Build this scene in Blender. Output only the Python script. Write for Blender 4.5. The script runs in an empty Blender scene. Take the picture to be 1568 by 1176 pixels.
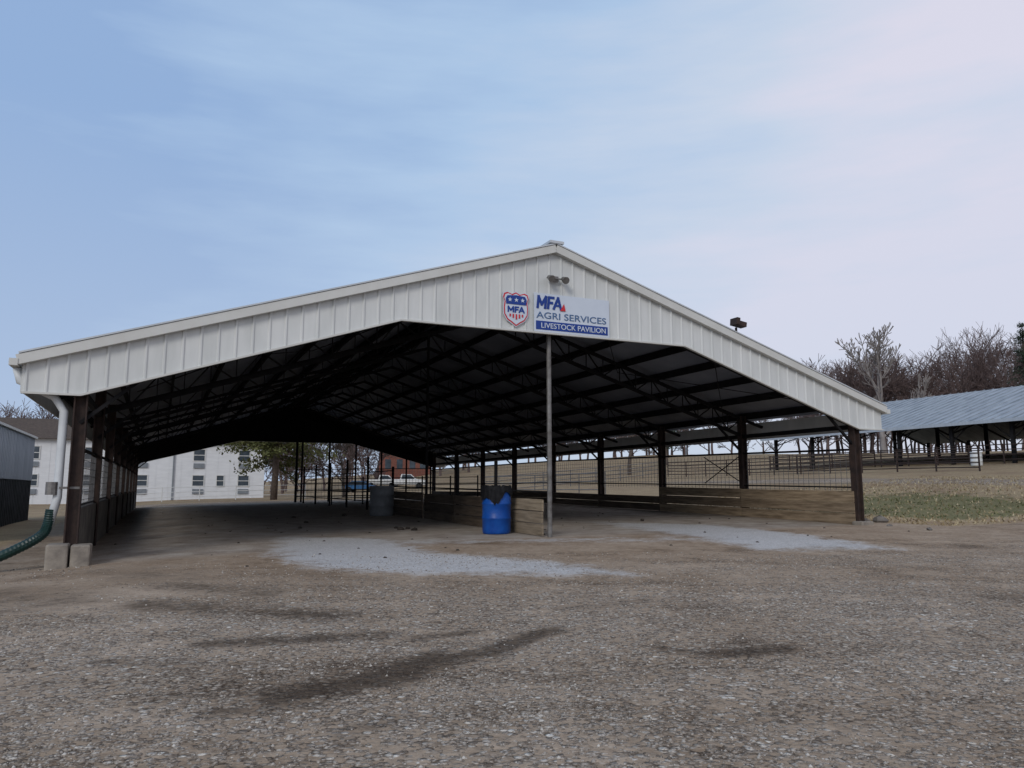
import bpy, math, random
import numpy as np
from mathutils import Vector, Matrix
random.seed(7); rng=np.random.default_rng(7)
scene=bpy.context.scene
f,PITCH,AZ,X0,Y0,W=1184.5,.1349,.4239,-7.617,13.601,9.339
ca,sa=math.cos(AZ),math.sin(AZ)
B=4.51; NB=8; LEN=B*NB
OH=.9; SL=.319; ZP=7.1; ZB=3.23; S1=3.6; ZF=5.09
def R(s): return ZP-SL*abs(s-W)
def sm(a,b,x):
    t=np.clip((np.asarray(x,float)-a)/(b-a),0,1); return t*t*(3-2*t)
def SLc(x,y): return (x-X0)*ca+(y-Y0)*sa, -(x-X0)*sa+(y-Y0)*ca
def g(x,y):
    x=np.asarray(x,float); y=np.asarray(y,float)
    s,L=SLc(x,y)
    h0=np.interp(s,[-6,-1,0.6,3,9,18.7,25],[.1,.22,.33,.42,.53,.63,.7])
    k=sm(-14,0,L)
    h=.1*(1-k)+h0*k
    h=h+np.clip(L,0,18)/18*np.interp(s,[0,18],[.18,.25])
    hs=np.log1p(np.exp(np.clip((s-22)/2,-30,30)))*2*.078
    hs=np.minimum(hs,7)*sm(-6,6,L)
    return h+hs+np.clip(L-42,0,60)*.035*sm(25,55,s)
def gb(s,L): return float(g(X0+s*ca-L*sa, Y0+s*sa+L*ca))
def wpos(s,L): return (X0+s*ca-L*sa, Y0+s*sa+L*ca)

# ---------------------------------------------------------------- materials
class NT:
    def __init__(s,name):
        s.m=bpy.data.materials.new(name); s.m.use_nodes=True
        s.t=s.m.node_tree; s.n=s.t.nodes; s.b=s.n["Principled BSDF"]
    def node(s,ty,**kw):
        n=s.n.new(ty)
        for k,v in kw.items(): setattr(n,k,v)
        return n
    def link(s,a,b): s.t.links.new(a,b)
def c4(c): return (c[0],c[1],c[2],1)
def ramp(nt,fac,stops):
    r=nt.node('ShaderNodeValToRGB'); e=r.color_ramp.elements
    while len(e)<len(stops): e.new(.5)
    for i,(p,c) in enumerate(stops):
        e[i].position=p; e[i].color=c4(c) if not isinstance(c,(int,float)) else (c,c,c,1)
    nt.link(fac,r.inputs[0]); return r.outputs[0]
def mixc(nt,fac,a,b,mode='MIX'):
    m=nt.node('ShaderNodeMix'); m.data_type='RGBA'; m.blend_type=mode
    for sock,v in ((m.inputs[0],fac),(m.inputs[6],a),(m.inputs[7],b)):
        if hasattr(v,'links'): nt.link(v,sock)
        elif isinstance(v,(int,float)): sock.default_value=v
        else: sock.default_value=c4(v)
    return m.outputs[2]
def mth(nt,op,a,b=0,c=0):
    m=nt.node('ShaderNodeMath'); m.operation=op
    for i,v in enumerate((a,b,c)):
        if hasattr(v,'links'): nt.link(v,m.inputs[i])
        else: m.inputs[i].default_value=v
    return m.outputs[0]
def noise(nt,co,scale,detail=4,rough=.55,vec=None):
    n=nt.node('ShaderNodeTexNoise'); n.inputs['Scale'].default_value=scale
    n.inputs['Detail'].default_value=detail; n.inputs['Roughness'].default_value=rough
    if vec:
        mp=nt.node('ShaderNodeMapping'); mp.inputs['Scale'].default_value=vec
        nt.link(co,mp.inputs[0]); co=mp.outputs[0]
    nt.link(co,n.inputs['Vector']); return n.outputs[0]
def nmat(name,c1,c2,scale=3,rough=.7,metal=0,bump=0,vec=None,bscale=None,spec=.3,island=False):
    nt=NT(name); tc=nt.node('ShaderNodeTexCoord').outputs['Object']
    fac=noise(nt,tc,scale,4,.6,vec)
    col=ramp(nt,fac,[(.3,c1),(.7,c2)])
    if island:
        gi=nt.node('ShaderNodeNewGeometry').outputs['Random Per Island']
        col=mixc(nt,1.0,col,ramp(nt,gi,[(0,(.55,.53,.52)),(.5,(.95,.93,.9)),(1,(1.25,1.22,1.15))]),'MULTIPLY')
    nt.link(col,nt.b.inputs['Base Color'])
    nt.b.inputs['Roughness'].default_value=rough; nt.b.inputs['Metallic'].default_value=metal
    nt.b.inputs['Specular IOR Level'].default_value=spec
    if bump:
        bn=nt.node('ShaderNodeBump'); bn.inputs['Strength'].default_value=bump; bn.inputs['Distance'].default_value=.02
        nt.link(noise(nt,tc,bscale or scale*6,4,.6,vec),bn.inputs['Height']); nt.link(bn.outputs[0],nt.b.inputs['Normal'])
    return nt.m
M={}
M['white']=nmat('white_painted_steel',(.54,.55,.53),(.645,.65,.63),1.2,.45,0,0,(3,3,.6))
M['trim']=nmat('cream_trim',(.52,.51,.47),(.60,.595,.56),1.5,.5)
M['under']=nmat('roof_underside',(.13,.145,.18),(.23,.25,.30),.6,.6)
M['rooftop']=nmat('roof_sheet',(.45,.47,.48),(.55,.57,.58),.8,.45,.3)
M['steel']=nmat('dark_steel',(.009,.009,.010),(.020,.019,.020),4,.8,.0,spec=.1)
M['rust']=nmat('rusty_post',(.022,.016,.015),(.055,.034,.027),5,.8,0,.3)
M['conc']=nmat('concrete',(.16,.14,.12),(.33,.29,.24),4,.9,0,.5)
M['cwall']=nmat('stained_wall',(.06,.055,.048),(.15,.135,.115),2,.9,0,.4)
M['board']=nmat('weathered_board',(.12,.088,.058),(.34,.265,.185),2.2,.85,0,.5,(.6,.6,8),island=True)
M['board2']=nmat('dark_board',(.055,.042,.033),(.15,.115,.085),2.2,.85,0,.5,(.6,.6,8),island=True)
M['board3']=nmat('pale_board',(.15,.12,.085),(.34,.28,.21),2.2,.85,0,.5,(.6,.6,8),island=True)
M['wire']=nmat('galvanized_wire',(.10,.10,.10),(.2,.2,.2),4,.5,.4)
M['galv']=nmat('galvanized_pipe',(.12,.11,.10),(.26,.25,.24),6,.5,.5)
M['pvc']=nmat('white_downspout',(.55,.57,.58),(.66,.68,.68),3,.4)
M['green_hose']=nmat('green_hose',(.006,.022,.02),(.012,.04,.034),5,.35)
M['bluep']=nmat('blue_plastic',(.004,.045,.25),(.010,.09,.38),3,.4,0,.2)
M['blackp']=nmat('black_liner',(.004,.004,.005),(.014,.014,.016),8,.6,0,0,spec=.15)
M['graym']=nmat('grey_drum',(.13,.14,.15),(.2,.21,.22),4,.6)
M['whitep']=nmat('white_plastic',(.55,.55,.53),(.68,.68,.66),3,.5)
M['signw']=nmat('sign_white',(.54,.59,.66),(.58,.63,.70),2,.4)
M['signb']=nmat('sign_blue',(.01,.04,.22),(.012,.05,.26),2,.4)
M['signr']=nmat('sign_red',(.50,.02,.03),(.58,.03,.035),2,.4)
M['signg']=nmat('sign_grey_blue',(.06,.12,.24),(.07,.14,.27),2,.4)
M['bark']=nmat('bark',(.06,.045,.035),(.14,.11,.09),6,.95,0,.6)
M['twig']=nmat('distant_bark',(.095,.066,.060),(.17,.125,.115),.3,.95,spec=.1)
M['syc']=nmat('pale_bark',(.15,.13,.12),(.30,.27,.25),.8,.9)
M['needle']=nmat('evergreen_foliage',(.05,.06,.018),(.14,.14,.045),1.2,.8)
M['needle2']=nmat('dark_evergreen_foliage',(.012,.025,.015),(.035,.05,.025),1.2,.8)
M['siding']=nmat('white_siding',(.62,.63,.64),(.71,.72,.73),1,.7,0,0,(1,1,4))
M['brownroof']=nmat('brown_shingle',(.06,.045,.035),(.11,.08,.06),5,.9)
M['glass']=nmat('dark_glass',(.03,.04,.05),(.08,.10,.12),1,.15)
M['acgrey']=nmat('ac_grey',(.16,.18,.2),(.22,.24,.26),4,.6)
M['shed']=nmat('pale_metal_siding',(.36,.40,.44),(.46,.50,.54),1,.55,.1,0,(4,4,.5))
M['sheddark']=nmat('dark_metal_siding',(.02,.024,.026),(.05,.055,.06),2,.6)
M['blueroof']=nmat('galvanized_roof',(.19,.22,.25),(.35,.385,.42),.7,.6,.0,0,(1,4,1))
M['brick']=nmat('red_brick',(.15,.06,.045),(.22,.09,.065),3,.9)
M['rubber']=nmat('tyre_rubber',(.01,.01,.01),(.025,.025,.025),5,.9)
M['bluecar']=nmat('blue_car_paint',(.02,.08,.18),(.03,.1,.22),2,.3)
M['rock']=nmat('rock',(.10,.09,.08),(.22,.20,.18),4,.9,0,.6)
M['clod']=nmat('clod',(.03,.025,.02),(.07,.055,.045),4,.95)

# ---------------------------------------------------------------- mesh builder
class MB:
    def __init__(s): s.v=[]; s.f=[]
    def add(s,vs,fs):
        o=len(s.v); s.v+= [tuple(p) for p in vs]; s.f+=[tuple(i+o for i in q) for q in fs]
    def box(s,a,b):
        x0,y0,z0=a; x1,y1,z1=b
        s.add([(x0,y0,z0),(x1,y0,z0),(x1,y1,z0),(x0,y1,z0),(x0,y0,z1),(x1,y0,z1),(x1,y1,z1),(x0,y1,z1)],
              [(0,3,2,1),(4,5,6,7),(0,1,5,4),(1,2,6,5),(2,3,7,6),(3,0,4,7)])
    def beam(s,p,q,w,h=None,up=(0,0,1)):
        h=h or w; p=Vector(p); q=Vector(q); d=(q-p)
        if d.length<1e-6: return
        d.normalize(); u=Vector(up)
        if abs(d.dot(u))>.98: u=Vector((0,1,0))
        r=d.cross(u).normalized(); u=r.cross(d)
        vs=[]
        for c in (p,q):
            for a,b in ((-1,-1),(1,-1),(1,1),(-1,1)): vs.append(c+r*a*w/2+u*b*h/2)
        s.add(vs,[(3,2,1,0),(4,5,6,7),(0,1,5,4),(1,2,6,5),(2,3,7,6),(3,0,4,7)])
    def tube(s,pts,rad,n=10,cap=True):
        pts=[Vector(p) for p in pts]; rr=rad if isinstance(rad,(list,tuple)) else [rad]*len(pts)
        vs=[];fs=[]; pr=None
        for i,p in enumerate(pts):
            d=(pts[min(i+1,len(pts)-1)]-pts[max(i-1,0)]).normalized()
            if pr is None:
                ref=Vector((0,0,1)) if abs(d.z)<.9 else Vector((1,0,0)); r=d.cross(ref).normalized()
            else: r=(pr-d*pr.dot(d)).normalized()
            pr=r; u=d.cross(r)
            for k in range(n):
                t=2*math.pi*k/n; vs.append(p+(r*math.cos(t)+u*math.sin(t))*rr[i])
        for i in range(len(pts)-1):
            for k in range(n):
                k2=(k+1)%n; fs.append((i*n+k,i*n+k2,(i+1)*n+k2,(i+1)*n+k))
        if cap: fs.append(tuple(range(n-1,-1,-1))); fs.append(tuple((len(pts)-1)*n+k for k in range(n)))
        s.add(vs,fs)
    def lathe(s,c,prof,n=28):
        vs=[];fs=[]
        for r,z in prof:
            for k in range(n):
                t=2*math.pi*k/n; vs.append((c[0]+r*math.cos(t),c[1]+r*math.sin(t),c[2]+z))
        for i in range(len(prof)-1):
            for k in range(n):
                k2=(k+1)%n; fs.append((i*n+k,i*n+k2,(i+1)*n+k2,(i+1)*n+k))
        s.add(vs,fs)
    def prism(s,poly,y0,y1):
        n=len(poly)
        vs=[(x,y0,z) for x,z in poly]+[(x,y1,z) for x,z in poly]
        fs=[tuple(range(n)),tuple(range(2*n-1,n-1,-1))]+[(i,i+n,(i+1)%n+n,(i+1)%n) for i in range(n)]
        s.add(vs,fs)
    def obj(s,name,mat,parent=None,smooth=False,loc=None,rotz=None):
        me=bpy.data.meshes.new(name); me.from_pydata(s.v,[],s.f); me.validate(); me.update()
        o=bpy.data.objects.new(name,me); scene.collection.objects.link(o)
        me.materials.append(mat)
        if smooth: me.polygons.foreach_set('use_smooth',[True]*len(me.polygons))
        if parent: o.parent=parent
        if loc: o.location=loc
        if rotz is not None: o.rotation_euler[2]=rotz
        return o
def empty(name,loc=(0,0,0),rotz=0):
    e=bpy.data.objects.new(name,None); scene.collection.objects.link(e)
    e.location=loc; e.rotation_euler[2]=rotz; e.empty_display_size=.3; return e
def npmesh(name,V,F,mat,smooth=False):
    me=bpy.data.meshes.new(name); k=F.shape[1]
    me.vertices.add(len(V)); me.vertices.foreach_set('co',V.astype(np.float32).ravel())
    me.loops.add(F.size); me.loops.foreach_set('vertex_index',F.astype(np.int32).ravel())
    me.polygons.add(len(F)); me.polygons.foreach_set('loop_start',(np.arange(len(F))*k).astype(np.int32))
    me.polygons.foreach_set('loop_total',np.full(len(F),k,np.int32))
    if smooth: me.polygons.foreach_set('use_smooth',np.ones(len(F),bool))
    me.update(calc_edges=True); me.materials.append(mat)
    o=bpy.data.objects.new(name,me); scene.collection.objects.link(o); return o

# ---------------------------------------------------------------- ground
def axis(lo,hi,step,far_lo,far_hi):
    a=list(np.arange(lo,hi,step)); d=step; x=a[-1]
    while x<far_hi: d=min(d*1.09,40); x+=d; a.append(x)
    d=step; x=lo; b=[]
    while x>far_lo: d=min(d*1.09,40); x-=d; b.append(x)
    return np.array(b[::-1]+a)
xs=axis(-11,14,.09,-900,900); ys=axis(2.5,26,.09,-60,1400)
XX,YY=np.meshgrid(xs,ys); nx,ny=len(xs),len(ys)
def und(x,y): return (np.sin(x*1.3+y*.7)*np.sin(y*1.1-x*.4))*.012
ZZ=g(XX,YY)+und(XX,YY)*sm(0,-3,SLc(XX,YY)[1])
V=np.stack([XX,YY,ZZ],-1).reshape(-1,3)
i=np.arange(nx-1)[None,:]+np.arange(ny-1)[:,None]*nx
F=np.stack([i,i+1,i+1+nx,i+nx],-1).reshape(-1,4)
def segd(x,y,a,b):
    a=np.array(a);b=np.array(b);d=b-a;t=np.clip(((x-a[0])*d[0]+(y-a[1])*d[1])/(d@d),0,1)
    return np.hypot(x-a[0]-t*d[0],y-a[1]-t*d[1])
def polysd(x,y,P):
    dist=np.full(x.shape,1e9); ins=np.zeros(x.shape,bool)
    for k in range(len(P)):
        a=P[k];b=P[(k+1)%len(P)]
        dist=np.minimum(dist,segd(x,y,a,b))
        c=((a[1]>y)!=(b[1]>y))&(x<(b[0]-a[0])*(y-a[1])/(b[1]-a[1]+1e-12)+a[0]); ins^=c
    return np.where(ins,-dist,dist)
S_,L_=SLc(XX,YY)
light=np.zeros_like(XX)
for P in ([(-5.3,18.4),(-4.1,13.7),(-2.7,12.2),(-1.2,11.7),(-.2,11.6),(1.7,11.6),(.9,12.6),(-.3,13.6),(-1.4,14.1),(-2.0,15.4),(-3.0,17.8)],
          [(2.4,23.2),(5.4,21.5),(6.6,18.2),(7.2,15.1),(4.6,15.0),(3.8,18.5)]):
    light=np.maximum(light,sm(1.0,-.8,polysd(XX,YY,P)))
light=np.maximum(light,.5*np.exp(-(segd(XX,YY,(-2.5,16.4),(4.5,17.0))/1.1)**2))
WET=[((-4.2,9.3),(-3.0,8.9),.45,.75),((-3.0,8.9),(-1.9,8.5),.38,.8),((-2.7,7.2),(-1.3,7.6),.26,.8),((-1.6,5.6),(-1.0,6.1),.30,1.),((-1.0,6.1),(-.6,6.8),.30,1.),((-.6,6.75),(-.1,7.1),.24,.9),
              ((-.1,7.2),(.4,7.9),.2,.9),((1.35,7.15),(1.7,6.95),.16,.75),((1.75,6.95),(2.45,7.2),.2,1.),((-4.6,10.6),(-3.2,10.0),.5,.6),((-5.6,9.7),(-7,10.5),.9,.6),((-3.3,6.6),(-2.6,6.5),.22,.6),((-.9,7.5),(-.4,7.8),.15,.7),((-6.2,12.5),(-4.6,11.2),.8,.5),((-2.4,5.6),(-2.1,5.9),.2,.5),((-1.0,4.9),(-.7,5.2),.15,.5),((.6,9.0),(1.6,9.6),.25,.5),((-1.9,5.3),(-1.4,5.5),.2,.7),((-3.5,12),(-2,11),.4,.4)]
def wetf(x,y):
    w=np.zeros_like(x)
    for a,b,r,k in WET: w=np.maximum(w,k*np.exp(-(segd(x,y,a,b)/r)**2))
    return w
wet=wetf(XX,YY)
grass=np.maximum(sm(19.3,20.6,S_)*sm(-2.3,-1.1,L_),sm(42,46,L_))
grass=np.maximum(grass,sm(-1.2,-2.4,S_)*sm(-1,2,L_)*.8)
grass=grass*(1-.75*np.exp(-((S_-36.5)/2.6)**2)*sm(60,20,L_))
def greenf(S,L): return sm(20.8,22.6,S)*sm(33,28,S)*sm(-1.4,.2,L)*sm(12,6,L)
green=np.maximum(greenf(S_,L_),.3*sm(55,75,S_))
barn=sm(-.4,.4,S_)*sm(19,18.3,S_)*sm(-.6,.8,L_)*sm(37,36,L_)
dirt=np.maximum(barn,sm(-7.5,-2.0,L_)*.95*sm(45,30,L_)*sm(30,19,S_))
dirt=np.maximum(dirt,.5*np.exp(-(segd(XX,YY,(-12,9),(14,13.5))/1.0)**2))
gm=NT('ground_gravel_dirt_grass')
co=gm.node('ShaderNodeNewGeometry').outputs['Position']
def attr(n):
    a=gm.node('ShaderNodeAttribute'); a.attribute_name=n; return a.outputs['Fac']
def vor(nt,co,sc,feat='F1'):
    v=nt.node('ShaderNodeTexVoronoi'); v.inputs['Scale'].default_value=sc; v.feature=feat; nt.link(co,v.inputs['Vector']); return v
def brk(mask,nz,amt=.6,lo=.4,hi=.6):
    a=mth(gm,'SUBTRACT',nz,.5); a=mth(gm,'MULTIPLY',a,amt); a=mth(gm,'ADD',mask,a)
    mr=gm.node('ShaderNodeMapRange'); mr.interpolation_type='SMOOTHSTEP'
    mr.inputs[1].default_value=lo; mr.inputs[2].default_value=hi; gm.link(a,mr.inputs[0]); return mr.outputs[0]
n_big=noise(gm,co,.35,3,.6); n_mid=noise(gm,co,1.6,4,.65); n_fine=noise(gm,co,9,4,.7); n_vf=noise(gm,co,45,2,.7)
n_str=noise(gm,co,.9,4,.6,(.35,1.5,1))
v1=vor(gm,co,22); v2=vor(gm,co,46)
sep=gm.node('ShaderNodeSeparateColor'); gm.link(v1.outputs['Color'],sep.inputs[0])
sep2=gm.node('ShaderNodeSeparateColor'); gm.link(v2.outputs['Color'],sep2.inputs[0])
stone1=ramp(gm,sep.outputs[0],[(0,(.20,.16,.128)),(.4,(.36,.31,.26)),(.8,(.52,.47,.41)),(1,(.74,.69,.61))])
stone2=ramp(gm,sep2.outputs[1],[(0,(.16,.126,.10)),(.5,(.34,.29,.24)),(1,(.60,.54,.47))])
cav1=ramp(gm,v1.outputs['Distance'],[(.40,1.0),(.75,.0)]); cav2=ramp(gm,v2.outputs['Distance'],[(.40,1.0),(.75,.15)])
stone1=mixc(gm,cav1,(.13,.10,.075),stone1); stone2=mixc(gm,cav2,(.15,.115,.087),stone2)  # dirt fines between stones, darkened so the colour also carries gap shade
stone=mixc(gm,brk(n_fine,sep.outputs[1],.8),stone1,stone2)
dirtc=ramp(gm,n_fine,[(.3,(.19,.138,.098)),(.7,(.39,.305,.228))])
dirtc=mixc(gm,mth(gm,'MULTIPLY',n_vf,.5),dirtc,(.41,.33,.25))
dmask=mth(gm,'ADD',mth(gm,'MULTIPLY',attr('dirt'),.42),mth(gm,'MULTIPLY',n_mid,.65)); dmask=mth(gm,'ADD',dmask,mth(gm,'MULTIPLY',n_str,.6))
dmask=mth(gm,'SUBTRACT',dmask,.19)
cov=brk(dmask,sep.outputs[2],.5,.36,.62)
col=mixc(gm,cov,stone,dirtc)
tn=mth(gm,'ADD',mth(gm,'MULTIPLY',n_big,.35),mth(gm,'MULTIPLY',n_str,.35)); tn=mth(gm,'ADD',tn,mth(gm,'MULTIPLY',n_mid,.3))
tone=ramp(gm,tn,[(.38,(.58,.53,.48)),(.46,(.88,.84,.79)),(.53,(1.0,.99,.97)),(.62,(1.2,1.2,1.2))]); col=mixc(gm,1.0,col,tone,'MULTIPLY')
barncol=ramp(gm,n_mid,[(.3,(.26,.22,.185)),(.7,(.48,.44,.39))])
col=mixc(gm,mth(gm,'MULTIPLY',attr('barn'),.75),col,barncol)
lcol=mixc(gm,sep2.outputs[0],(.38,.375,.37),(.60,.60,.60))
col=mixc(gm,mth(gm,'MULTIPLY',brk(attr('light'),mth(gm,'ADD',mth(gm,'MULTIPLY',n_mid,.6),mth(gm,'MULTIPLY',n_fine,.4)),2.0,.28,.85),.82),col,lcol)
gr=ramp(gm,noise(gm,co,14,4,.75),[(.3,(.21,.15,.088)),(.55,(.39,.295,.18)),(.8,(.52,.42,.28))])
gr=mixc(gm,brk(n_mid,n_big,1.0,.35,.75),gr,(.27,.19,.12))
grn=ramp(gm,noise(gm,co,22,4,.75),[(.3,(.07,.08,.03)),(.7,(.16,.165,.07))])
gr=mixc(gm,mth(gm,'MULTIPLY',brk(attr('green'),n_mid,1.8,.4,.95),.75),gr,grn)
col=mixc(gm,brk(attr('grass'),n_fine,.9),col,gr)
wn=mth(gm,'ADD',mth(gm,'MULTIPLY',n_fine,.5),mth(gm,'MULTIPLY',n_mid,.5))
wmask=brk(attr('wet'),wn,3.0,.2,1.0)
wmask=mth(gm,'MULTIPLY',wmask,ramp(gm,attr('wet'),[(.02,0.),(.3,1.)]))
col=mixc(gm,mth(gm,'MULTIPLY',wmask,.82),col,(.06,.043,.03))
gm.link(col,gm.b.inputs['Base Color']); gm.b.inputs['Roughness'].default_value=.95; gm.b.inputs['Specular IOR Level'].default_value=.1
h=mth(gm,'MULTIPLY',v1.outputs['Distance'],-1.0); h=mth(gm,'ADD',h,mth(gm,'MULTIPLY',v2.outputs['Distance'],-.5)); h=mth(gm,'MULTIPLY',h,mth(gm,'SUBTRACT',1.15,cov))
h=mth(gm,'ADD',h,mth(gm,'MULTIPLY',n_fine,.9))
bn=gm.node('ShaderNodeBump'); bn.inputs['Strength'].default_value=.9; bn.inputs['Distance'].default_value=.035
gm.link(h,bn.inputs['Height']); gm.link(bn.outputs[0],gm.b.inputs['Normal'])
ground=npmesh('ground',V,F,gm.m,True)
for nme,arr in dict(light=light,wet=wet,grass=grass,green=green,barn=barn,dirt=dirt).items():
    a=ground.data.attributes.new(nme,'FLOAT','POINT'); a.data.foreach_set('value',arr.astype(np.float32).ravel())
N=70000
yy=3.2+11*rng.random(N)**1.6; xx=(rng.random(N)*2-1)*(yy*.72+.3)
dens=.5+.5*np.sin(xx*1.1+1.3*np.sin(yy*.9))*np.sin(yy*1.7+.8*np.sin(xx*.7)+1)
keep=rng.random(N)<(.12+.88*dens**1.5)*(1-.93*sm(.15,.5,wetf(xx,yy))); xx=xx[keep];yy=yy[keep];N=len(xx)
sz=.005+.013*rng.random(N)**2.4
base=np.array([[1,0,0],[-1,0,0],[0,1,0],[0,-1,0],[0,0,.7],[0,0,-.7]])
fb=np.array([[0,2,4],[2,1,4],[1,3,4],[3,0,4],[2,0,5],[1,2,5],[3,1,5],[0,3,5]])
th=rng.random(N)*6.28
P=base[None]*(.7+.6*rng.random((N,6,1)))*sz[:,None,None]
c,s_=np.cos(th)[:,None],np.sin(th)[:,None]
PX=P[...,0]*c-P[...,1]*s_; PY=P[...,0]*s_+P[...,1]*c
SV=np.stack([PX+xx[:,None],PY+yy[:,None],P[...,2]+(g(xx,yy)+und(xx,yy)+.001)[:,None]],-1).reshape(-1,3)
SF=(fb[None]+np.arange(N)[:,None,None]*6).reshape(-1,3)
sm_=NT('loose_stone'); gi=sm_.node('ShaderNodeNewGeometry').outputs['Random Per Island']
sm_.link(ramp(sm_,gi,[(0,(.14,.115,.092)),(.6,(.30,.26,.22)),(.93,(.40,.365,.32)),(1,(.58,.54,.48))]),sm_.b.inputs['Base Color']); sm_.b.inputs['Roughness'].default_value=.95; sm_.b.inputs['Specular IOR Level'].default_value=.1
npmesh('gravel_stones',SV,SF,sm_.m)

# ---------------------------------------------------------------- pavilion
pav=empty('livestock_pavilion',(X0,Y0,0),AZ)
def zbot(s,zf=ZF,zb=ZB):
    t=abs(s-W)
    if t<S1: return zf
    if t>W: return zb
    return zf+(zb-zf)*(t-S1)/(W-S1)
def gable(y,sign,nm,zf,zbb):
    m=MB()
    st=[-OH]+[0,W-S1,W,W+S1,2*W]+[2*W+OH]
    for a,b in zip(st[:-1],st[1:]):
        m.prism([(a,zbot(a,zf,zbb)),(b,zbot(b,zf,zbb)),(b,R(b)-.02),(a,R(a)-.02)],y-.012,y+.012)
    s=-OH+.06
    while s<2*W+OH-.03:
        w=.020; d=.024
        zt=R(s)-.05; zb=zbot(s,zf,zbb)+.01
        y0=y+sign*.0125; y1=y+sign*(.0125+d)
        vs=[(s-w*1.7,y0,zb),(s-w*.6,y1,zb),(s+w*.6,y1,zb),(s+w*1.7,y0,zb),(s-w*1.7,y0,zt),(s-w*.6,y1,zt),(s+w*.6,y1,zt),(s+w*1.7,y0,zt)]
        m.add(vs,[(0,1,5,4),(1,2,6,5),(2,3,7,6),(0,3,2,1),(4,5,6,7)])
        s+=.305
    m.obj(nm,M['white'],pav)
    t=MB()
    yy=y+sign*.03
    pts=[(-OH,zbb),(0,zbb),(W-S1,zf),(W+S1,zf),(2*W,zbb),(2*W+OH,zbb)]
    for (a,za),(b,zb) in zip(pts[:-1],pts[1:]): t.beam((a,yy,za),(b,yy,zb),.075,.035)
    t.obj(nm+'_bottom_trim',M['trim'],pav)
gable(-.15,-1,'front_gable_panel',ZF,ZB); gable(LEN+.15,1,'rear_gable_panel',4.62,3.1)
# dark sheet covering the inner face of the rear gable
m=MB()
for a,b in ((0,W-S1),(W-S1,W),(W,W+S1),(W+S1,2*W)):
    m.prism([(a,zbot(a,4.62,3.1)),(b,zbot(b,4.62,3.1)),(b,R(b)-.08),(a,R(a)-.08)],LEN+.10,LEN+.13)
m.obj('rear_gable_inner_sheet',M['steel'],pav)
m=MB()
for y in (-.24,LEN+.24):
    for sg in (-1,1):
        m.beam((W,y,ZP-.03),(W+sg*(W+OH+.08),y,R(W+W+OH+.08)-.03),.13,.17)
m.obj('rake_trim',M['trim'],pav)
m=MB()
for sg in (-1,1):
    e=W+sg*(W+OH+.06)
    a=[(W,-.30,ZP+.07),(e,-.30,R(e)+.07),(e,LEN+.3,R(e)+.07),(W,LEN+.3,ZP+.07)]
    m.add(a,[(0,1,2,3)])
for k in range(-1,int(LEN/.3)+1):
    for sg in (-1,1):
        e=W+sg*(W+OH+.06); m.beam((W,k*.3,ZP+.085),(e,k*.3,R(e)+.085),.04,.03)
m.beam((W,-.34,ZP+.11),(W,LEN+.34,ZP+.11),.36,.06)
m.obj('roof_sheet',M['rooftop'],pav)
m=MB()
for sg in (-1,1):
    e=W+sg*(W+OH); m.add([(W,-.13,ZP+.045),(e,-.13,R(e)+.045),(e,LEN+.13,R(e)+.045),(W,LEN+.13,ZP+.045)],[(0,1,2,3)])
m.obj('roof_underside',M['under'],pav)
m=MB()
s=-.8
while s<2*W+.9:
    if abs(s-W)>.2: m.box((s-.03,-.12,R(s)-.17),(s+.03,LEN+.09,R(s)+.03))
    s+=1.16
for sg in(-1,1): m.box((W+sg*.25-.03,-.12,ZP-.26),(W+sg*.25+.03,LEN+.09,ZP-.05))
for n in range(NB+1):
    y=n*B
    for sg in (-1,1):
        e=W+sg*W
        N_=16; tp=[];bt=[]
        for k in range(N_+1):
            s=W+(e-W)*k/N_; tp.append((s,y,R(s)-.24)); bt.append((s,y,R(s)-.80))
        m.beam(tp[0],tp[-1],.1,.09); m.beam(bt[0],bt[-1],.1,.09)
        for k in range(N_):
            if k%2==0: m.beam(tp[k],bt[k+1],.035)
            else: m.beam(bt[k],tp[k+1],.035)
            m.beam(tp[k],bt[k],.025)
        m.beam(tp[-1],(e+sg*OH*.95,y,R(e+sg*OH)-.2),.08,.08)
        m.beam((e,y,2.75),(e-sg*1.0,y,R(e-sg*1.0)-.8),.06)
for n in (0,3,6):
    for sg in (-1,1):
        for a,b in ((1.2,4.6),(4.6,8.6)):
            m.beam((W+sg*a,n*B,R(W+a)-.5),(W+sg*b,(n+1)*B,R(W+b)-.5),.02)
            m.beam((W+sg*b,n*B,R(W+b)-.5),(W+sg*a,(n+1)*B,R(W+a)-.5),.02)
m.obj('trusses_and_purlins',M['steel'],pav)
m=MB()
for n in range(NB+1):
    for s in (0,2*W):
        y=n*B; z0=gb(s,y)-.2; zt=R(s)-.15
        for dx in (-.095,.095): m.box((s+dx-.012,y-.10,z0),(s+dx+.012,y+.10,zt))
        m.box((s-.083,y-.010,z0),(s+.083,y+.010,zt))
m.obj('side_posts',M['rust'],pav)
m=MB()
m.tube([(W,.12,gb(W,.12)-.1),(W,.12,ZF+.6)],.055,12)
m.obj('front_centre_post',M['galv'],pav)
m=MB()
for L in (2*B,8*B): m.tube([(W,L,gb(W,L)-.1),(W,L,ZP-.3)],.045 if L<20 else .08,10)
m.obj('inner_centre_posts',M['steel'],pav)
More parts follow.
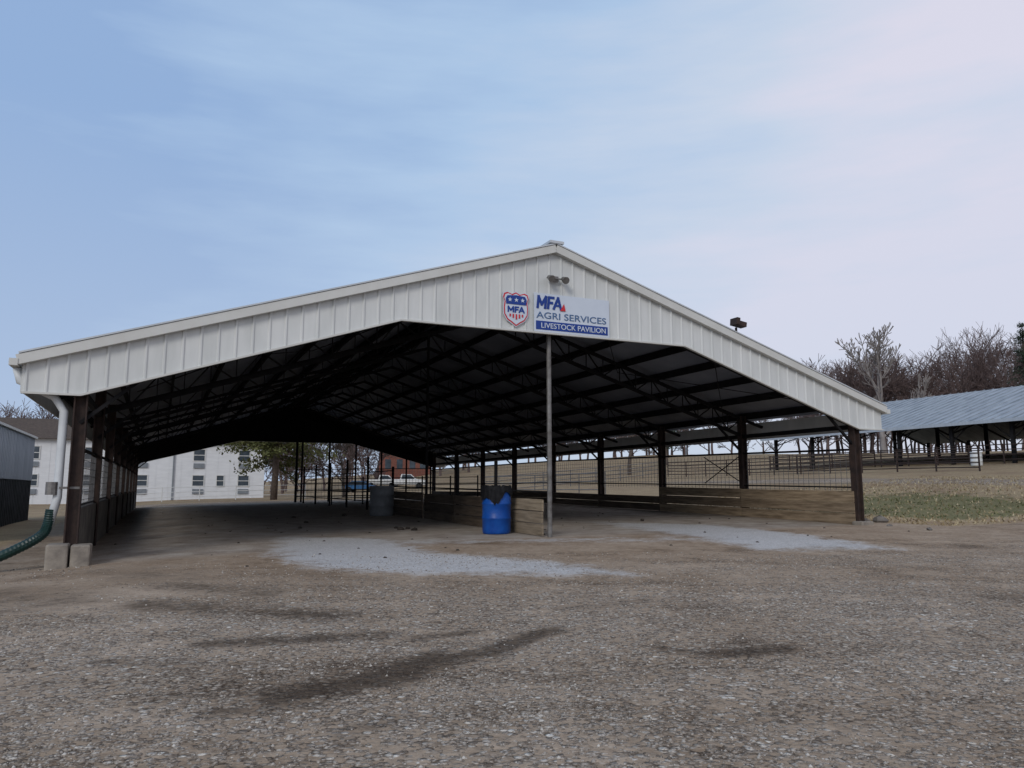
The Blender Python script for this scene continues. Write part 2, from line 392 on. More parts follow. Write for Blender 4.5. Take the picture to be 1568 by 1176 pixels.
def boards(m,p0,p1,h,nb,th=.045,z_off=0):
    for k in range(nb):
        h0=h*k/nb+.012; h1=h*(k+1)/nb-.008
        j=random.uniform(-.006,.006)
        a=(p0[0],p0[1]); b=(p1[0],p1[1]); za=gb(*a)+z_off; zb=gb(*b)+z_off
        d=Vector((b[0]-a[0],b[1]-a[1],0)).normalized(); nn=Vector((-d.y,d.x,0))*th/2; o=Vector((-d.y,d.x,0))*j
        vs=[]
        for (q,z) in ((a,za),(b,zb)):
            for sgn in (-1,1):
                for hh in (h0,h1):
                    pp=Vector((q[0],q[1],z+hh+random.uniform(-.01,.01)))+nn*sgn+o; vs.append(pp)
        m.add(vs,[(0,1,3,2),(4,6,7,5),(0,4,5,1),(2,3,7,6),(1,5,7,3),(0,2,6,4)])
m1=MB(); m2=MB(); m3=MB()
for n in range(NB):
    y0=n*B+.01; y1=(n+1)*B-.01
    (boards)(m1 if n<2 else m2,(2*W-.13,y0),(2*W-.13,y1),.9 if n<2 else .55,3 if n<2 else 2)
boards(m3,(W-.09,.3),(W-.09,3.2),.83,3)
boards(m2,(W-.09,3.22),(W-.09,6.05),.82,3); boards(m2,(W-.09,6.1),(W-.09,8.9),.82,3); boards(m2,(W-.09,9.1),(W-.09,13.1),.85,3)
m1.obj('side_wall_boards',M['board'],pav); m2.obj('dark_wall_boards',M['board2'],pav); m3.obj('centre_fence_boards',M['board3'],pav)
m=MB()
for L in (3.2,6.07,13.1): m.tube([(W,L,gb(W,L)-.1),(W,L,gb(W,L)+1.75)],.05,8)
m.tube([(W,.2,gb(W,0)+1.0),(W,13.1,gb(W,13)+1.0)],.025,6)
for sx in (0,2*W):
    for n in range(NB):
        y0=n*B;y1=y0+B
        m.tube([(sx-.02,y0,gb(sx,y0)+2.03),(sx-.02,y1,gb(sx,y1)+2.03)],.035,6)
        m.tube([(sx-.02,y0,gb(sx,y0)+1.0),(sx-.02,y1,gb(sx,y1)+1.0)],.025,6)
        m.beam((sx,y0,3.3),(sx,y1,3.3),.09,.12)
m.beam((2*W,B*1+.1,1.8),(2*W,B*1+2.0,2.7),.025); m.beam((2*W,B+2.0,1.8),(2*W,B+.1,2.7),.025)
for k in range(6):
    s=W+.35+k*1.75
    if s<2*W: m.tube([(s,LEN,gb(s,LEN)-.1),(s,LEN,zbot(s)+.1)],.06,8)
for hh in (.35,.75,1.15,2.1): m.tube([(W,LEN,gb(W,LEN)+hh),(2*W,LEN,gb(2*W,LEN)+hh)],.03,6)
for L in (27.0,):
    for hh in (.35,.7,1.05,1.4): m.tube([(W+.5,L,gb(W,L)+hh),(2*W-.3,L,gb(2*W,L)+hh)],.022,6)
    for k in range(6): 
        s=W+.5+k*1.7; m.tube([(s,L,gb(s,L)-.1),(s,L,gb(s,L)+1.5)],.04,6)
for hh in (.4,.8,1.2,1.6): m.tube([(W,13.1,gb(W,13)+hh),(W,LEN,gb(W,LEN)+hh)],.02,6)
for L in (17,21,25,29,33): m.tube([(W,L,gb(W,L)-.1),(W,L,gb(W,L)+2.2)],.05,8)
m.obj('rails_and_gates',M['steel'],pav)
m=MB()
for sx in (0,2*W):
    for n in range(NB):
        y0=n*B+.12;y1=y0+B-.24; zz0=gb(sx,y0)+(.95); zz1=gb(sx,y0)+2.0
        k=0
        while zz0+k*.15<zz1: 
            z=zz0+k*.15; m.beam((sx,y0,z),(sx,y1,z+.02),.009); k+=1
        y=y0
        while y<y1: m.beam((sx,y,zz0-.05),(sx,y,zz1),.009); y+=.2
for z in np.arange(1.0,3.0,.2): m.beam((W+.1,LEN,z),(2*W,LEN,z),.012)
s=W+.1
while s<2*W: m.beam((s,LEN,.9),(s,LEN,3.0),.012); s+=.22
m.obj('wire_mesh',M['wire'],pav)
m=MB()
for n in range(NB):
    y0=n*B+.02; y1=(n+1)*B-.02; a=gb(0,y0); b=gb(0,y1)
    vs=[(-.09,y0,a-.2),(.06,y0,a-.2),(.06,y0,a+.95),(-.09,y0,a+.95),(-.09,y1,b-.2),(.06,y1,b-.2),(.06,y1,b+.95),(-.09,y1,b+.95)]
    m.add(vs,[(0,1,2,3),(7,6,5,4),(0,4,5,1),(1,5,6,2),(2,6,7,3),(3,7,4,0)])
m.obj('left_low_wall',M['cwall'],pav)
def bev(o,w=.02):
    md=o.modifiers.new('bev','BEVEL'); md.width=w; md.segments=2
m=MB(); m.box((-.33,-.42,-.05),(.0,.12,.68)); m.box((.03,-.38,-.05),(.33,.12,.66)); bev(m.obj('footing_blocks',M['conc'],pav),.03)
m=MB(); m.box((2*W-.25,-.32,.4),(2*W+.2,.02,.74)); bev(m.obj('right_footing',M['conc'],pav),.03)
m=MB()
for sg in (-1,1):
    e=W+sg*(W+OH+.06); z=R(e)-.02
    a=min(e,e+sg*.13); b=max(e,e+sg*.13)
    m.box((a,-.32,z-.12),(b,LEN+.3,z)); 
m.obj('gutters',M['trim'],pav)
m=MB()
for sg in (-1,1):
    e=W+sg*(W+OH); m.box((min(e,e+sg*.02),-.13,3.25),(max(e,e+sg*.02),LEN+.13,R(e)-.03))
m.obj('eave_fascia',M['white'],pav)
m=MB()
m.tube([(-OH-.1,-.05,3.65),(-OH-.05,-.05,3.45),(-.42,.05,3.2),(-.26,.05,2.95),(-.26,.05,1.45),(-.36,.05,.95)],.07,12)
m.obj('downspout',M['pvc'],pav,True)
m=MB(); m.beam((-.34,.0,1.62),(.1,.0,1.62),.03,.04); m.tube([(-.35,.02,1.72),(-.35,.02,1.5)],.10,10); m.obj('downspout_clamp',M['galv'],pav)
hose=[]
ctrl=[(-.34,.05,1.25),(-.37,.04,1.0),(-.45,0,.82),(-.75,-.05,.62),(-1.2,.0,.42),(-1.9,.3,.30),(-2.8,.8,.24),(-4.2,1.3,.2)]
for a in range(len(ctrl)-1):
    p=[Vector(ctrl[max(0,min(len(ctrl)-1,a+q))]) for q in (-1,0,1,2)]
    for t in np.linspace(0,1,14,endpoint=False):
        t=float(t); hose.append(.5*((2*p[1])+(-p[0]+p[2])*t+(2*p[0]-5*p[1]+4*p[2]-p[3])*t*t+(-p[0]+3*p[1]-3*p[2]+p[3])*t**3))
m=MB(); m.tube(hose,[.08+.008*(k%2) for k in range(len(hose))],12)
o=m.obj('drain_hose',M['green_hose'],None,False); o.location=(X0,Y0,0); o.rotation_euler[2]=AZ

# ---------------------------------------------------------------- signs
def text(body,size,s0,s1,z0,z1,y,mat,parent,name,bold=.0,shear=0):
    cu=bpy.data.curves.new(name,'FONT'); cu.body=body; cu.size=1; cu.offset=bold; cu.extrude=.004; cu.shear=shear
    o=bpy.data.objects.new(name,cu); scene.collection.objects.link(o); cu.materials.append(mat)
    bpy.context.view_layer.update()
    bb=[Vector(c) for c in o.bound_box]; x0=min(b.x for b in bb);x1=max(b.x for b in bb);y0=min(b.y for b in bb);y1=max(b.y for b in bb)
    sx=(s1-s0)/(x1-x0); sy=(z1-z0)/(y1-y0)
    o.scale=(sx,sy,1); o.rotation_euler=(math.pi/2,0,0); o.location=(s0-x0*sx,y,z0-y0*sy); o.parent=parent
    return o
def stroke(m,pts,w,y0,y1):
    for (a,b),(c,d) in zip(pts[:-1],pts[1:]):
        v=Vector((c-a,d-b)); v.normalize(); n=Vector((-v.y,v.x))*w/2; e=v*w*.35
        m.prism([(a-n.x-e.x,b-n.y-e.y),(c-n.x+e.x,d-n.y+e.y),(c+n.x+e.x,d+n.y+e.y),(a+n.x-e.x,b+n.y-e.y)],y0,y1)
        y0-=.0006
def MFA(m,s0,s1,z0,z1,w,y,sh=0):
    H=z1-z0; T=(s1-s0)
    def q(x,z): return (s0+x*T+sh*z*H, z0+z*H)
    stroke(m,[q(.03,.05),q(.03,.95),q(.18,.3),q(.33,.95),q(.33,.05)],w,y,y+.006)
    stroke(m,[q(.45,.05),q(.45,.92),q(.64,.92)],w,y,y+.006); stroke(m,[q(.45,.5),q(.60,.5)],w,y-.001,y+.005)
    stroke(m,[q(.68,.05),q(.82,.95),q(.97,.05)],w,y,y+.006); stroke(m,[q(.74,.32),q(.91,.32)],w*.8,y-.001,y+.005)
ys_=-.215
sg=empty('pavilion_name_sign',(X0,Y0,0),AZ)
m=MB(); m.box((8.81,ys_,5.11),(10.77,ys_+.025,6.0)); m.obj('sign_board',M['signw'],sg)
m=MB(); m.box((8.85,ys_-.006,5.16),(10.72,ys_-.001,5.36)); m.obj('blue_strip',M['signb'],sg)
m=MB(); MFA(m,8.87,9.50,5.65,5.94,.06,ys_-.012,.1); m.obj('large_letters',M['signb'],sg)
text('AGRI SERVICES',1,8.86,10.68,5.42,5.57,ys_-.006,M['signg'],sg,'middle_letters',.004)
text('LIVESTOCK PAVILION',1,8.98,10.66,5.20,5.32,ys_-.011,M['signw'],sg,'lower_letters',.004)
m=MB(); m.prism([(9.46,5.63),(9.60,5.63),(9.56,5.80)],ys_-.022,ys_-.016); m.obj('red_triangle',M['signr'],sg)
sh=empty('shield_sign',(X0,Y0,0),AZ)
def shield(k,y0,y1,mat,name,zc=5.57):
    pr=[(-.30,.36),(-.22,.39),(-.10,.35),(0,.40),(.10,.35),(.22,.39),(.30,.36),(.33,.27),(.29,.17),(.31,.02),(.30,-.14),(.22,-.27),(.10,-.34),(0,-.41),(-.10,-.34),(-.22,-.27),(-.30,-.14),(-.31,.02),(-.29,.17),(-.33,.27)]
    m=MB(); m.prism([(8.355+x*k,zc+z*k) for x,z in pr],y0,y1); m.obj(name,mat,sh)
shield(1.0,ys_,ys_+.02,M['signw'],'white_edge'); shield(.95,ys_-.006,ys_-.001,M['signr'],'red_border'); shield(.87,ys_-.012,ys_-.007,M['signw'],'inner_field')
m=MB(); m.prism([(8.11,5.67),(8.60,5.67),(8.61,5.79),(8.57,5.86),(8.355,5.88),(8.14,5.86),(8.10,5.79)],ys_-.024,ys_-.019); m.obj('blue_band',M['signb'],sh)
m=MB()
for cx in (8.20,8.355,8.51):
    m.prism([(cx+(.055 if k%2==0 else .022)*math.sin(k*math.pi/5),5.77+(.055 if k%2==0 else .022)*math.cos(k*math.pi/5)) for k in range(10)],ys_-.03,ys_-.025)
m.obj('stars',M['signw'],sh)
m=MB(); MFA(m,8.15,8.56,5.49,5.62,.034,ys_-.022); m.obj('shield_letters',M['signb'],sh)
m=MB()
for k in range(5): m.box((8.19+k*.075,ys_-.024,5.33+abs(k-2)*.03),(8.225+k*.075,ys_-.019,5.45))
m.obj('red_stripes',M['signr'],sh)

fl=empty('floodlight',(X0,Y0,0),AZ)
m=MB(); m.box((9.27,-.26,6.30),(9.41,-.2,6.42)); m.beam((9.1,-.28,6.36),(9.58,-.28,6.36),.03)
m.obj('bracket',M['galv'],fl)
m=MB()
for cx in (9.16,9.52): 
    m.tube([(cx,-.27,6.38),(cx,-.42,6.30)],[.05,.085],14)
m.obj('lamp_heads',M['galv'],fl)
fl2=empty('floodlight',(X0,Y0,0),AZ)
m=MB(); m.tube([(14.55,-.2,R(14.55)+.0),(14.55,-.2,R(14.55)+.25)],.03,8)
m.beam((14.45,-.3,R(14.55)+.34),(14.72,-.3,R(14.55)+.30),.22,.12); m.beam((14.36,-.34,R(14.55)+.37),(14.46,-.34,R(14.55)+.36),.27,.17)
m.obj('housing',M['rust'],fl2)
# ---------------------------------------------------------------- barrels
def barrel(name,x,y,r,h,mat,liner):
    z=float(g(x,y)); e=empty(name,(x,y,z))
    m=MB(); m.lathe((0,0,0),[(.0,.0),(r*.93,.0),(r*.97,.03),(r,.10),(r,h*.32),(r*1.035,h*.335),(r*1.035,h*.36),(r,h*.375),(r,h*.64),(r*1.035,h*.655),(r*1.035,h*.68),(r,h*.695),(r,h*.93),(r*1.03,h*.945),(r*1.03,h),(r*.95,h),(r*.93,h*.6),(0,h*.55)],36)
    m.obj('drum',mat,e,True)
    if liner:
        m=MB(); n=64; vs=[];fs=[]
        prof=[(.0,.93),(.60,.96),(.93,1.06),(1.05,1.05),(1.08,.98),(1.10,.90),(1.10,.80)]
        for i,(a,b) in enumerate(prof):
            for k in range(n):
                t=2*math.pi*k/n
                w=1+(.02*math.sin(9*t+i)+.012*math.sin(17*t)+random.uniform(-.01,.01))*(i>2)
                low=.10*math.sin(2*t+2.2)+.07*math.sin(5*t)+random.uniform(-.03,.03)
                zz=h*b+(low if i==6 else low*.6 if i==5 else random.uniform(-.015,.03))
                vs.append((r*a*w*math.cos(t),r*a*w*math.sin(t),zz))
        for i in range(len(prof)-1):
            for k in range(n): fs.append((i*n+k,i*n+(k+1)%n,(i+1)*n+(k+1)%n,(i+1)*n+k))
        m.add(vs,fs); m.obj('bin_liner',M['blackp'],e,False)
    return e
barrel('blue_trash_barrel',-.37,18.75,.34,1.06,M['bluep'],True)
barrel('grey_trash_barrel',-4.61,27.7,.42,1.05,M['graym'],False)
barrel('white_barrel',29.9,50.0,.34,.9,M['whitep'],False)
def lump(m,x,y,z,r):
    n=8; vs=[];fs=[]
    for i in range(5):
        for k in range(n):
            ph=math.pi*i/4; t=2*math.pi*k/n; q=r*random.uniform(.75,1.2)
            vs.append((x+q*math.sin(ph)*math.cos(t),y+q*math.sin(ph)*math.sin(t),z+q*.6*math.cos(ph)))
    for i in range(4):
        for k in range(n): fs.append((i*n+k,i*n+(k+1)%n,(i+1)*n+(k+1)%n,(i+1)*n+k))
    m.add(vs,fs)
m=MB()
for x,y,r in [(-2.9,20.5,.10),(-2.75,20.7,.08),(-2.5,20.2,.09),(-3.1,21,.06),(-6.3,24,.08),(-5.8,21.5,.06),(-6,28,.1),(-7.5,27,.09),(.55,19.8,.06),(3.9,23.5,.07)]:
    lump(m,x,y,float(g(x,y))+.02,r)
for k in range(120):
    s=random.uniform(.5,18); L=random.uniform(-3,25); x,y=wpos(s,L); lump(m,x,y,float(g(x,y)),random.uniform(.015,.04))
m.obj('dirt_clods',M['clod'])
m=MB(); lump(m,10.35,22.1,float(g(10.35,22.1))+.05,.22); lump(m,10.1,22.4,float(g(10.1,22.4)),.15); m.obj('rock_pile',M['rock'])
m=MB(); lump(m,10.25,19.3,float(g(10.25,19.3))+.02,.07); lump(m,9.9,20.6,float(g(9.9,20.6)),.08); m.obj('small_rocks',M['rock'])
def blades(n,gfun,cols,name,hh):
    Q=[]
    for k in range(n):
        s=19.9+rng.random()**1.3*20; L=-1.6+rng.random()*16
        if rng.random()>gfun(s,L): continue
        x,y=wpos(s,L); z=float(g(x,y)); hgt=rng.uniform(*hh); a=rng.random()*6.28; dx,dy=math.cos(a)*.03,math.sin(a)*.03; lx,ly=rng.normal(0,.04,2)
        Q.append([(x-dx,y-dy,z),(x+dx,y+dy,z),(x+lx,y+ly,z+hgt)])
    tg=NT(name); gi=tg.node('ShaderNodeNewGeometry').outputs['Random Per Island']
    tg.link(ramp(tg,gi,cols),tg.b.inputs['Base Color']); tg.b.inputs['Roughness'].default_value=.95
    Vq=np.array(Q).reshape(-1,3); npmesh('grass',Vq,np.arange(len(Vq)).reshape(-1,3),tg.m)
blades(9000,lambda s,L:1-.6*float(greenf(s,L)),[(0,(.18,.13,.07)),(.6,(.37,.29,.17)),(1,(.48,.40,.26))],'dry_grass_blade',(.03,.09))
blades(9000,lambda s,L:float(greenf(s,L))*(.5+.5*math.sin(s*1.7+L)*math.sin(L*1.9-s*.6)),[(0,(.06,.075,.025)),(.6,(.13,.14,.055)),(1,(.30,.25,.13))],'green_grass_blade',(.03,.09))

# ---------------------------------------------------------------- left shed
sd=empty('metal_storage_shed',(X0,Y0,0),AZ)
m=MB(); m.box((-6.8,7,1.95),(-3.5,22,3.65)); 
y=7.1
while y<22: m.box((-3.5,y,1.96),(-3.47,y+.05,3.64)); y+=.3
m.obj('upper_wall',M['shed'],sd)
m=MB(); m.box((-6.75,7.05,.0),(-3.55,21.95,1.94))
y=7.1
while y<22: m.box((-3.55,y,.1),(-3.50,y+.08,1.93)); y+=.35
m.obj('lower_wall',M['sheddark'],sd)
m=MB(); m.box((-6.9,6.9,3.66),(-3.4,22.1,3.74)); m.obj('roof_edge',M['trim'],sd)

# ---------------------------------------------------------------- white apartment building
ab=empty('white_apartment_building',(-24.2,76,0),AZ)
gz=.2
m=MB(); m.box((-32,0,gz-.5),(0,11,6.05)); m.obj('walls',M['siding'],ab)
m=MB()
for s in range(0,30): m.box((-s*1.07-.02,-.02,gz),(-s*1.07+.02,-.002,6.0))
m.obj('siding_seams',M['siding'],ab)
m=MB(); a=.5
m.add([(-32-a,-a,6.0),(a,-a,6.0),(a,11+a,6.0),(-32-a,11+a,6.0),(-27,5.5,8.2),(-5,5.5,8.2)],[(0,1,5,4),(1,2,5),(2,3,4,5),(3,0,4),(3,2,1,0)]); m.obj('hip_roof',M['brownroof'],ab)
mg=MB(); mf=MB(); mac=MB()
def win(t,z0,z1,w,ac=None):
    x=-t
    mg.box((x-w/2,-.03,z0),(x+w/2,-.004,z1))
    for a,b,c,d in ((x-w/2-.08,x+w/2+.08,z1,z1+.08),(x-w/2-.08,x+w/2+.08,z0-.08,z0),(x-w/2-.08,x-w/2,z0,z1),(x+w/2,x+w/2+.08,z0,z1),(x-w/2,x+w/2,(z0+z1)/2-.03,(z0+z1)/2+.03)):
        mf.box((a,-.06,c),(b,-.0045,d))
    if ac: mac.box((x-w/2,-.12,ac-.45),(x+w/2,-.004,ac))
for t in (1.9,5.95,10.8,15,19.5,24,28.5): win(t,4.25,5.3,.95,4.0)
for t in (1.9,4.0,5.95,10.8,15,19.5,24,28.5): win(t,1.9,2.85,.95 if t!=4.0 else .6,1.6 if t!=4.0 else None)
mg.obj('window_glass',M['glass'],ab); mf.obj('window_frames',M['whitep'],ab); mac.obj('ac_units',M['acgrey'],ab)
m=MB(); m.box((-8.2,-.14,gz),(-8.08,-.01,6.0)); m.obj('downspout',M['acgrey'],ab)

m=MB()
def fence(m,pts,h,rails,r=.035,sp=2.5):
    for a,b in zip(pts[:-1],pts[1:]):
        a=np.array(a,float);b=np.array(b,float);n=max(1,int(np.hypot(*(b-a))/sp))
        q=[a+(b-a)*k/n for k in range(n+1)]
        for p in q: m.tube([(p[0],p[1],float(g(*p))-.1),(p[0],p[1],float(g(*p))+h)],r,6)
        for u,v in zip(q[:-1],q[1:]):
            for k in range(rails):
                hh=h*(k+1)/rails-.05; m.tube([(u[0],u[1],float(g(*u))+hh),(v[0],v[1],float(g(*v))+hh)],r*.7,5)
fence(m,[(-34,62),(-18,68)],1.2,3); m.obj('pipe_fence',M['whitep'])
m=MB(); fence(m,[wpos(24,40),wpos(45,46)],1.4,4,.05,3); fence(m,[wpos(24,40),wpos(24,22)],1.4,3,.04,3); m.obj('pipe_fence',M['galv'])
m=MB(); fence(m,[wpos(44,14),wpos(44,44)],1.35,5,.05,2.6); fence(m,[wpos(44,28),wpos(52,28)],1.35,5,.05,2.6); fence(m,[wpos(51.6,8),wpos(51.6,39)],1.3,4,.05,2.25); m.obj('cattle_pen_fence',M['rust'])

# ---------------------------------------------------------------- right open cattle barn
cb=empty('open_cattle_barn',(X0,Y0,0),AZ)
ze=6.35; L0,L1=-12.,39.6; zr=9.55
m=MB(); m.add([(51.2,L0,ze-.22),(62,L0,zr),(62,L1,zr),(51.2,L1,ze-.22)],[(0,1,2,3)]); m.add([(62,L0,zr),(72.8,L0,ze-.22),(72.8,L1,ze-.22),(62,L1,zr)],[(0,1,2,3)])
y=L0
while y<L1: m.beam((51.2,y,ze-.22+.03),(62,y,zr+.03),.06,.05); y+=.75
m.obj('roof',M['blueroof'],cb)
m=MB(); m.box((51.12,L0,ze-.42),(51.2,L1,ze-.2)); m.beam((51.2,L1,ze-.3),(62,L1,zr-.08),.1,.2); m.beam((72.8,L1,ze-.3),(62,L1,zr-.08),.1,.2); m.obj('eave_trim',M['shed'],cb)
m=MB()
m.add([(51.25,L0,ze-.34),(62,L0,zr-.12),(62,L1,zr-.12),(51.25,L1,ze-.34)],[(0,1,2,3)])
L=L1-1
while L>L0:
    for s in (52,62,72): m.box((s-.11,L-.11,gb(s,L)-.3),(s+.11,L+.11,ze-.1 if s!=62 else zr-.2))
    m.beam((52,L,ze-.55),(62,L,zr-.5),.1,.12); m.beam((52,L,ze-.9),(62,L,zr-1.1),.08)
    m.beam((72,L,ze-.55),(62,L,zr-.5),.1,.12)
    for k in range(8):
        t0=k/8;t1=(k+1)/8; m.beam((52+10*t0,L,ze-(.55 if k%2 else .9)+t0*3.2),(52+10*t1,L,ze-(.9 if k%2 else .55)+t1*3.2),.04)
    m.beam((52,L,ze-1.5),(52,L+1.2,ze-.5),.06); m.beam((52,L,ze-1.5),(52,L-1.2,ze-.5),.06)
    L-=4.3
m.obj('frame',M['steel'],cb)

# ---------------------------------------------------------------- trees
def grow(segs,p,d,length,r,depth,spread=.55,ratio=.76,up=.12,nmin=2,nmax=3):
    d=d.normalized(); n=3; q=p
    for k in range(n):
        d2=(d+Vector((random.gauss(0,.09),random.gauss(0,.09),random.gauss(0,.05)+up*.3))).normalized()
        q2=q+d2*length/n; r2=r*(1-.12)
        segs.append((q,q2,r,r2)); q=q2; r=r2; d=d2
        if depth>0 and k<n-1 and random.random()<.6:
            a=Vector((random.gauss(0,1),random.gauss(0,1),random.gauss(0,.4))); a=(a-d*a.dot(d)).normalized()
            grow(segs,q,(d*.6+a*.8+Vector((0,0,up))).normalized(),length*ratio*.8,r*.5,depth-1,spread,ratio,up,nmin,nmax)
    if depth<=0: return
    for k in range(random.randint(nmin,nmax)):
        a=Vector((random.gauss(0,1),random.gauss(0,1),random.gauss(0,.5))); a=(a-d*a.dot(d)).normalized()
        sp=spread*random.uniform(.6,1.3)
        grow(segs,q,(d*math.cos(sp)+a*math.sin(sp)+Vector((0,0,up))).normalized(),length*ratio*random.uniform(.8,1.1),r*.66,depth-1,spread,ratio,up,nmin,nmax)
def tree_arr(h,depth,rmin,trunk=.28,r0=None,**kw):
    segs=[]; grow(segs,Vector((0,0,-.3)),Vector((0,0,1)),h*trunk,r0 or h*.022,depth,**kw)
    A=np.array([[*a,*b,max(r,rmin),max(r2,rmin)] for a,b,r,r2 in segs])
    A[:,:6]*=h/max(A[:,5].max(),.1); return A
def segmesh(A,n=3):
    p=A[:,0:3];q=A[:,3:6];d=q-p; d/=np.linalg.norm(d,axis=1,keepdims=True)+1e-9
    ref=np.where(np.abs(d[:,2:3])<.9,np.array([[0,0,1.]]),np.array([[1.,0,0]]))
    r=np.cross(d,ref); r/=np.linalg.norm(r,axis=1,keepdims=True); u=np.cross(d,r)
    V=[]
    for c,R_ in ((p,A[:,6]),(q,A[:,7])):
        for k in range(n):
            t=2*math.pi*k/n; V.append(c+(r*math.cos(t)+u*math.sin(t))*R_[:,None])
    V=np.stack(V,1); F=np.array([[k,(k+1)%n,n+(k+1)%n,n+k] for k in range(n)])
    return V.reshape(-1,3),(F[None]+np.arange(len(A))[:,None,None]*2*n).reshape(-1,4)
variants=[tree_arr(13.5,5,.030,trunk=.22,spread=.5,up=.06,r0=.24) for k in range(9)]
def place(lst,name,mat,n=3):
    out=[]
    for (x,y,h,k) in lst:
        A=variants[k%len(variants)].copy(); sc=h/13.5; t=random.random()*6.28; c,s=math.cos(t),math.sin(t)
        for o in (0,3):
            X=A[:,o]*c-A[:,o+1]*s; Y=A[:,o]*s+A[:,o+1]*c
            A[:,o]=X*sc+x;A[:,o+1]=Y*sc+y;A[:,o+2]=A[:,o+2]*sc+float(g(x,y))
        out.append(A)
    V,F=segmesh(np.concatenate(out),n); return npmesh(name,V,F,mat)
lst=[]
for k in range(72):
    a=.37+.44*(k+random.random())/72; y=random.uniform(108,140)
    hh=(16.5+5.0*float(sm(.50,.66,a)))*random.uniform(.78,1.08)*y/122
    lst.append((a*y,y,hh,k))
for k in range(30):
    a=random.uniform(.02,.34); y=random.uniform(125,170); lst.append((a*y,y,random.uniform(8,13),k))
place(lst,'distant_bare_trees',M['twig'])
lst=[]
for k in range(22):
    a=random.uniform(-.80,-.60); y=random.uniform(105,130); lst.append((a*y,y,random.uniform(11,14.5),k))
for k in range(22):
    a=random.uniform(-.32,-.02); y=random.uniform(110,150); lst.append((a*y,y,random.uniform(8,12),k))
place(lst,'distant_bare_trees',M['twig'])
def single(name,x,y,h,mat,depth=6,rmin=.02,**kw):
    A=tree_arr(h,depth,rmin,**kw); V,F=segmesh(A,6); V=V+np.array([x,y,float(g(x,y))]); return npmesh(name,V,F,mat,True)
single('bare_tree',.480*98,98,16.8,M['syc'],5,.04,trunk=.36,spread=.36,up=.16,ratio=.68)
single('bare_tree',-.215*70,70,8,M['bark'],5,.02,trunk=.3,spread=.5)
single('bare_tree',.151*80,80,11,M['bark'],5,.02,trunk=.35,spread=.45)
single('bare_tree',.2*95,95,9,M['bark'],5,.02,trunk=.3,spread=.5)
def evergreen(name,x,y,h,cr,z0,mat,nb=70,cl=60,cone=False):
    e=empty(name,(x,y,float(g(x,y))))
    m=MB(); m.tube([(0,0,-.3),(.1,0,h*.35),(-.05,.1,h*.7),(0,0,h*.97)],[h*.03,h*.024,h*.014,.02],10)
    Q=[]
    for k in range(nb):
        t=random.random()**.8; zz=z0+(h-z0)*t
        rad=cr*((1-t)**.8 if cone else math.sqrt(max(0,1-(2*t-.75)**2/1.7)))*random.uniform(.55,1.1)
        an=random.random()*6.28; dz=random.uniform(-.25,.1)*rad
        p1=Vector((rad*math.cos(an),rad*math.sin(an),zz+dz)); m.tube([(0,0,zz),p1*.5+Vector((0,0,zz*.5+.1)),p1],[.05,.035,.012],5)
        for j in range(cl):
            f_=random.uniform(.25,1.05); c=Vector((0,0,zz)).lerp(p1,f_)+Vector((random.gauss(0,.28),random.gauss(0,.28),random.gauss(0,.16)))
            n1=Vector((random.gauss(0,1),random.gauss(0,1),random.gauss(0,1))).normalized(); n2=n1.orthogonal().normalized()
            a=random.uniform(.05,.16); b=a*random.uniform(.4,.8)
            Q.append([c-n1*a,c+n2*b,c+n1*a,c-n2*b])
    m.obj('trunk_and_limbs',M['bark'],e,True)
    Vq=np.array(Q).reshape(-1,3); Fq=np.arange(len(Vq)).reshape(-1,4)
    o=npmesh('foliage',Vq,Fq,mat); o.parent=e
evergreen('cedar_tree',-.305*62,62,9.5,5.0,2.6,M['needle'],150,130)
evergreen('pine_tree',.672*96,96,16.5,3.5,2.5,M['needle2'],110,50,True)
evergreen('pine_tree',.20*120,120,8,2.6,1,M['needle2'],60,50,True)
evergreen('pine_tree',.455*118,118,9,2.6,1,M['needle2'],60,50,True)

# ---------------------------------------------------------------- brick building, vehicles
bb=empty('brick_building',(-.137*135,135,float(g(-.137*135,135))-.5),.1)
m=MB(); m.box((-4.5,0,0),(4.5,8,5.6)); m.obj('walls',M['brick'],bb)
m=MB(); m.add([(-5,-.5,5.6),(5,-.5,5.6),(5,8.5,5.6),(-5,8.5,5.6),(-5,4,7.2),(5,4,7.2)],[(0,1,5,4),(1,2,5),(2,3,4,5),(3,0,4),(3,2,1,0)]); m.obj('roof',M['brownroof'],bb)
m=MB()
for x in (-3,-1,1.2,3): m.box((x-.5,-.04,2.2),(x+.5,-.004,3.8))
m.obj('windows',M['glass'],bb)
def vehicle(name,x,y,rot,mat,kind):
    e=empty(name,(x,y,float(g(x,y))),rot)
    if kind=='truck':
        body=[(-2.7,.45),(2.6,.45),(2.7,.75),(2.65,1.05),(1.5,1.15),(-2.7,1.15)]
        cab=[(-.7,1.15),(1.45,1.15),(.75,1.78),(-.5,1.82)]; wl=(-1.7,1.75)
        win_=[(-.5,1.2),(1.2,1.2),(.68,1.70),(-.38,1.72)]
    else:
        body=[(-2.2,.35),(2.2,.35),(2.25,.7),(1.2,.92),(-1.9,.95),(-2.25,.8)]
        cab=[(-1.7,.93),(1.15,.92),(.45,1.42),(-1.0,1.44)]; wl=(-1.35,1.4)
        win_=[(-1.45,.97),(.95,.97),(.4,1.35),(-.95,1.37)]
    m=MB(); m.prism(body,-.92,.92); m.prism(cab,-.8,.8); bev(m.obj('body',mat,e),.06)
    m=MB(); m.prism(win_,-.815,.815); m.obj('windows',M['glass'],e)
    m=MB()
    for a in wl:
        for s in (-.95,.95): m.tube([(a,s-.1,.36),(a,s+.1,.36)],.37,18)
    m.obj('wheels',M['rubber'],e)
vehicle('white_pickup_truck',-.137*100,100,.15,M['whitep'],'truck')
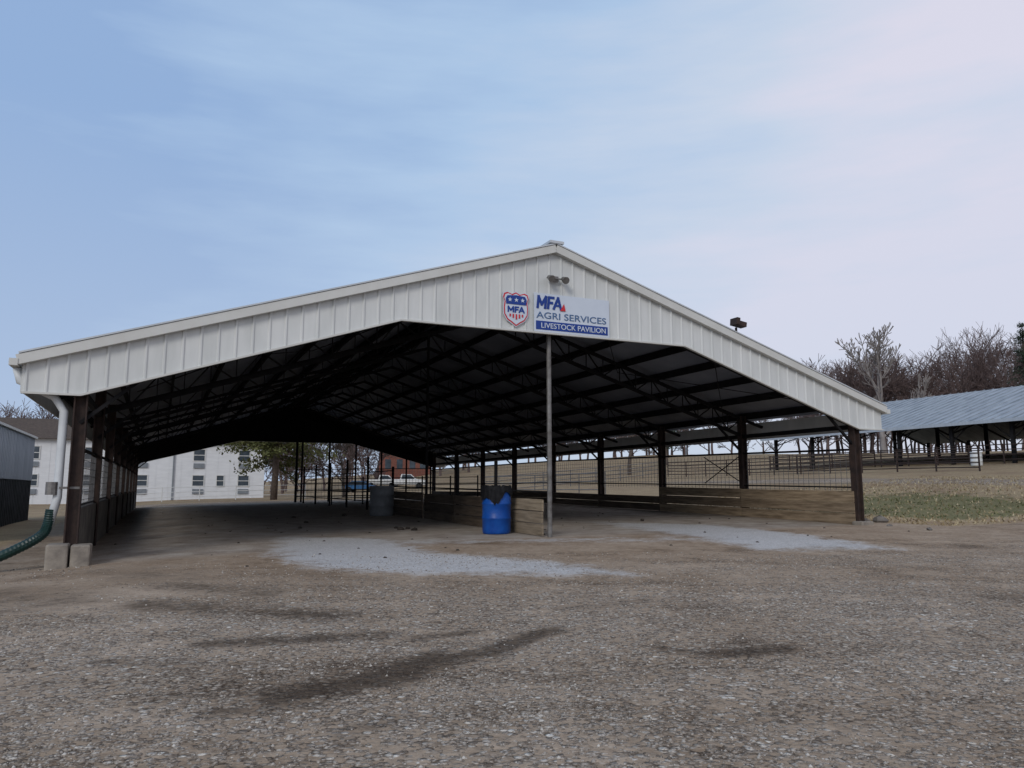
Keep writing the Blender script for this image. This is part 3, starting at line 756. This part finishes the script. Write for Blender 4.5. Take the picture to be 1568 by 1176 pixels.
vehicle('blue_car',-.193*98,98,-.1,M['bluecar'],'car')
vehicle('white_pickup_truck',-.165*112,112,.1,M['whitep'],'truck')

# ---------------------------------------------------------------- camera, light, world
cam=bpy.data.cameras.new('camera'); co_=bpy.data.objects.new('camera',cam); scene.collection.objects.link(co_)
cam.sensor_width=36; cam.lens=36*f/1568; cam.clip_end=4000; cam.clip_start=.05
co_.location=(0,0,1.6); co_.rotation_euler=(math.pi/2+PITCH,0,0); scene.camera=co_
el=math.radians(30); sd_=Vector((-.35,-.9,0)).normalized()
sunv=Vector((sd_.x*math.cos(el),sd_.y*math.cos(el),math.sin(el)))
sl=bpy.data.lights.new('sun','SUN'); sl.energy=1.3; sl.angle=math.radians(20); sl.color=(1,.95,.88)
so=bpy.data.objects.new('sun',sl); scene.collection.objects.link(so); so.rotation_euler=sunv.to_track_quat('Z','Y').to_euler(); so.location=(-20,-20,30)
w=bpy.data.worlds.new('World'); scene.world=w; w.use_nodes=True
class WN(NT):
    def __init__(s,t): s.t=t; s.n=t.nodes
wt=WN(w.node_tree); bg=w.node_tree.nodes['Background']; bg.inputs['Strength'].default_value=.1
sky=wt.node('ShaderNodeTexSky'); sky.sky_type='NISHITA'; sky.sun_disc=False; sky.sun_elevation=el; sky.sun_rotation=math.atan2(sd_.x,sd_.y); sky.dust_density=1.5
tc=wt.node('ShaderNodeTexCoord').outputs['Generated']
sx=wt.node('ShaderNodeSeparateXYZ'); wt.link(tc,sx.inputs[0])
n1=noise(wt,tc,1.3,4,.5,(1,1,2.2)); n2=noise(wt,tc,3.2,5,.58,(.7,.8,4.2))
nn=mth(wt,'ADD',mth(wt,'MULTIPLY',n1,.6),mth(wt,'MULTIPLY',n2,.4))
k=mth(wt,'ADD',mth(wt,'MULTIPLY',sx.outputs[0],.95),.42)
k=mth(wt,'ADD',k,mth(wt,'MULTIPLY',mth(wt,'SUBTRACT',nn,.5),2.1))
cl=ramp(wt,k,[(0,(3.1,4.6,7.3)),(.35,(4.4,6.0,8.3)),(.7,(6.1,7.0,8.5)),(1,(7.6,7.5,8.7))])
hz=wt.node('ShaderNodeMapRange'); hz.inputs[1].default_value=.0; hz.inputs[2].default_value=.42; hz.inputs[3].default_value=.6; hz.inputs[4].default_value=0; wt.link(sx.outputs[2],hz.inputs[0])
cl=mixc(wt,hz.outputs[0],cl,(5.5,6.2,7.6))
fin=mixc(wt,.9,sky.outputs[0],cl)
wt.link(fin,bg.inputs['Color'])
scene.view_settings.view_transform='Standard'; scene.view_settings.look='None'; scene.view_settings.exposure=0
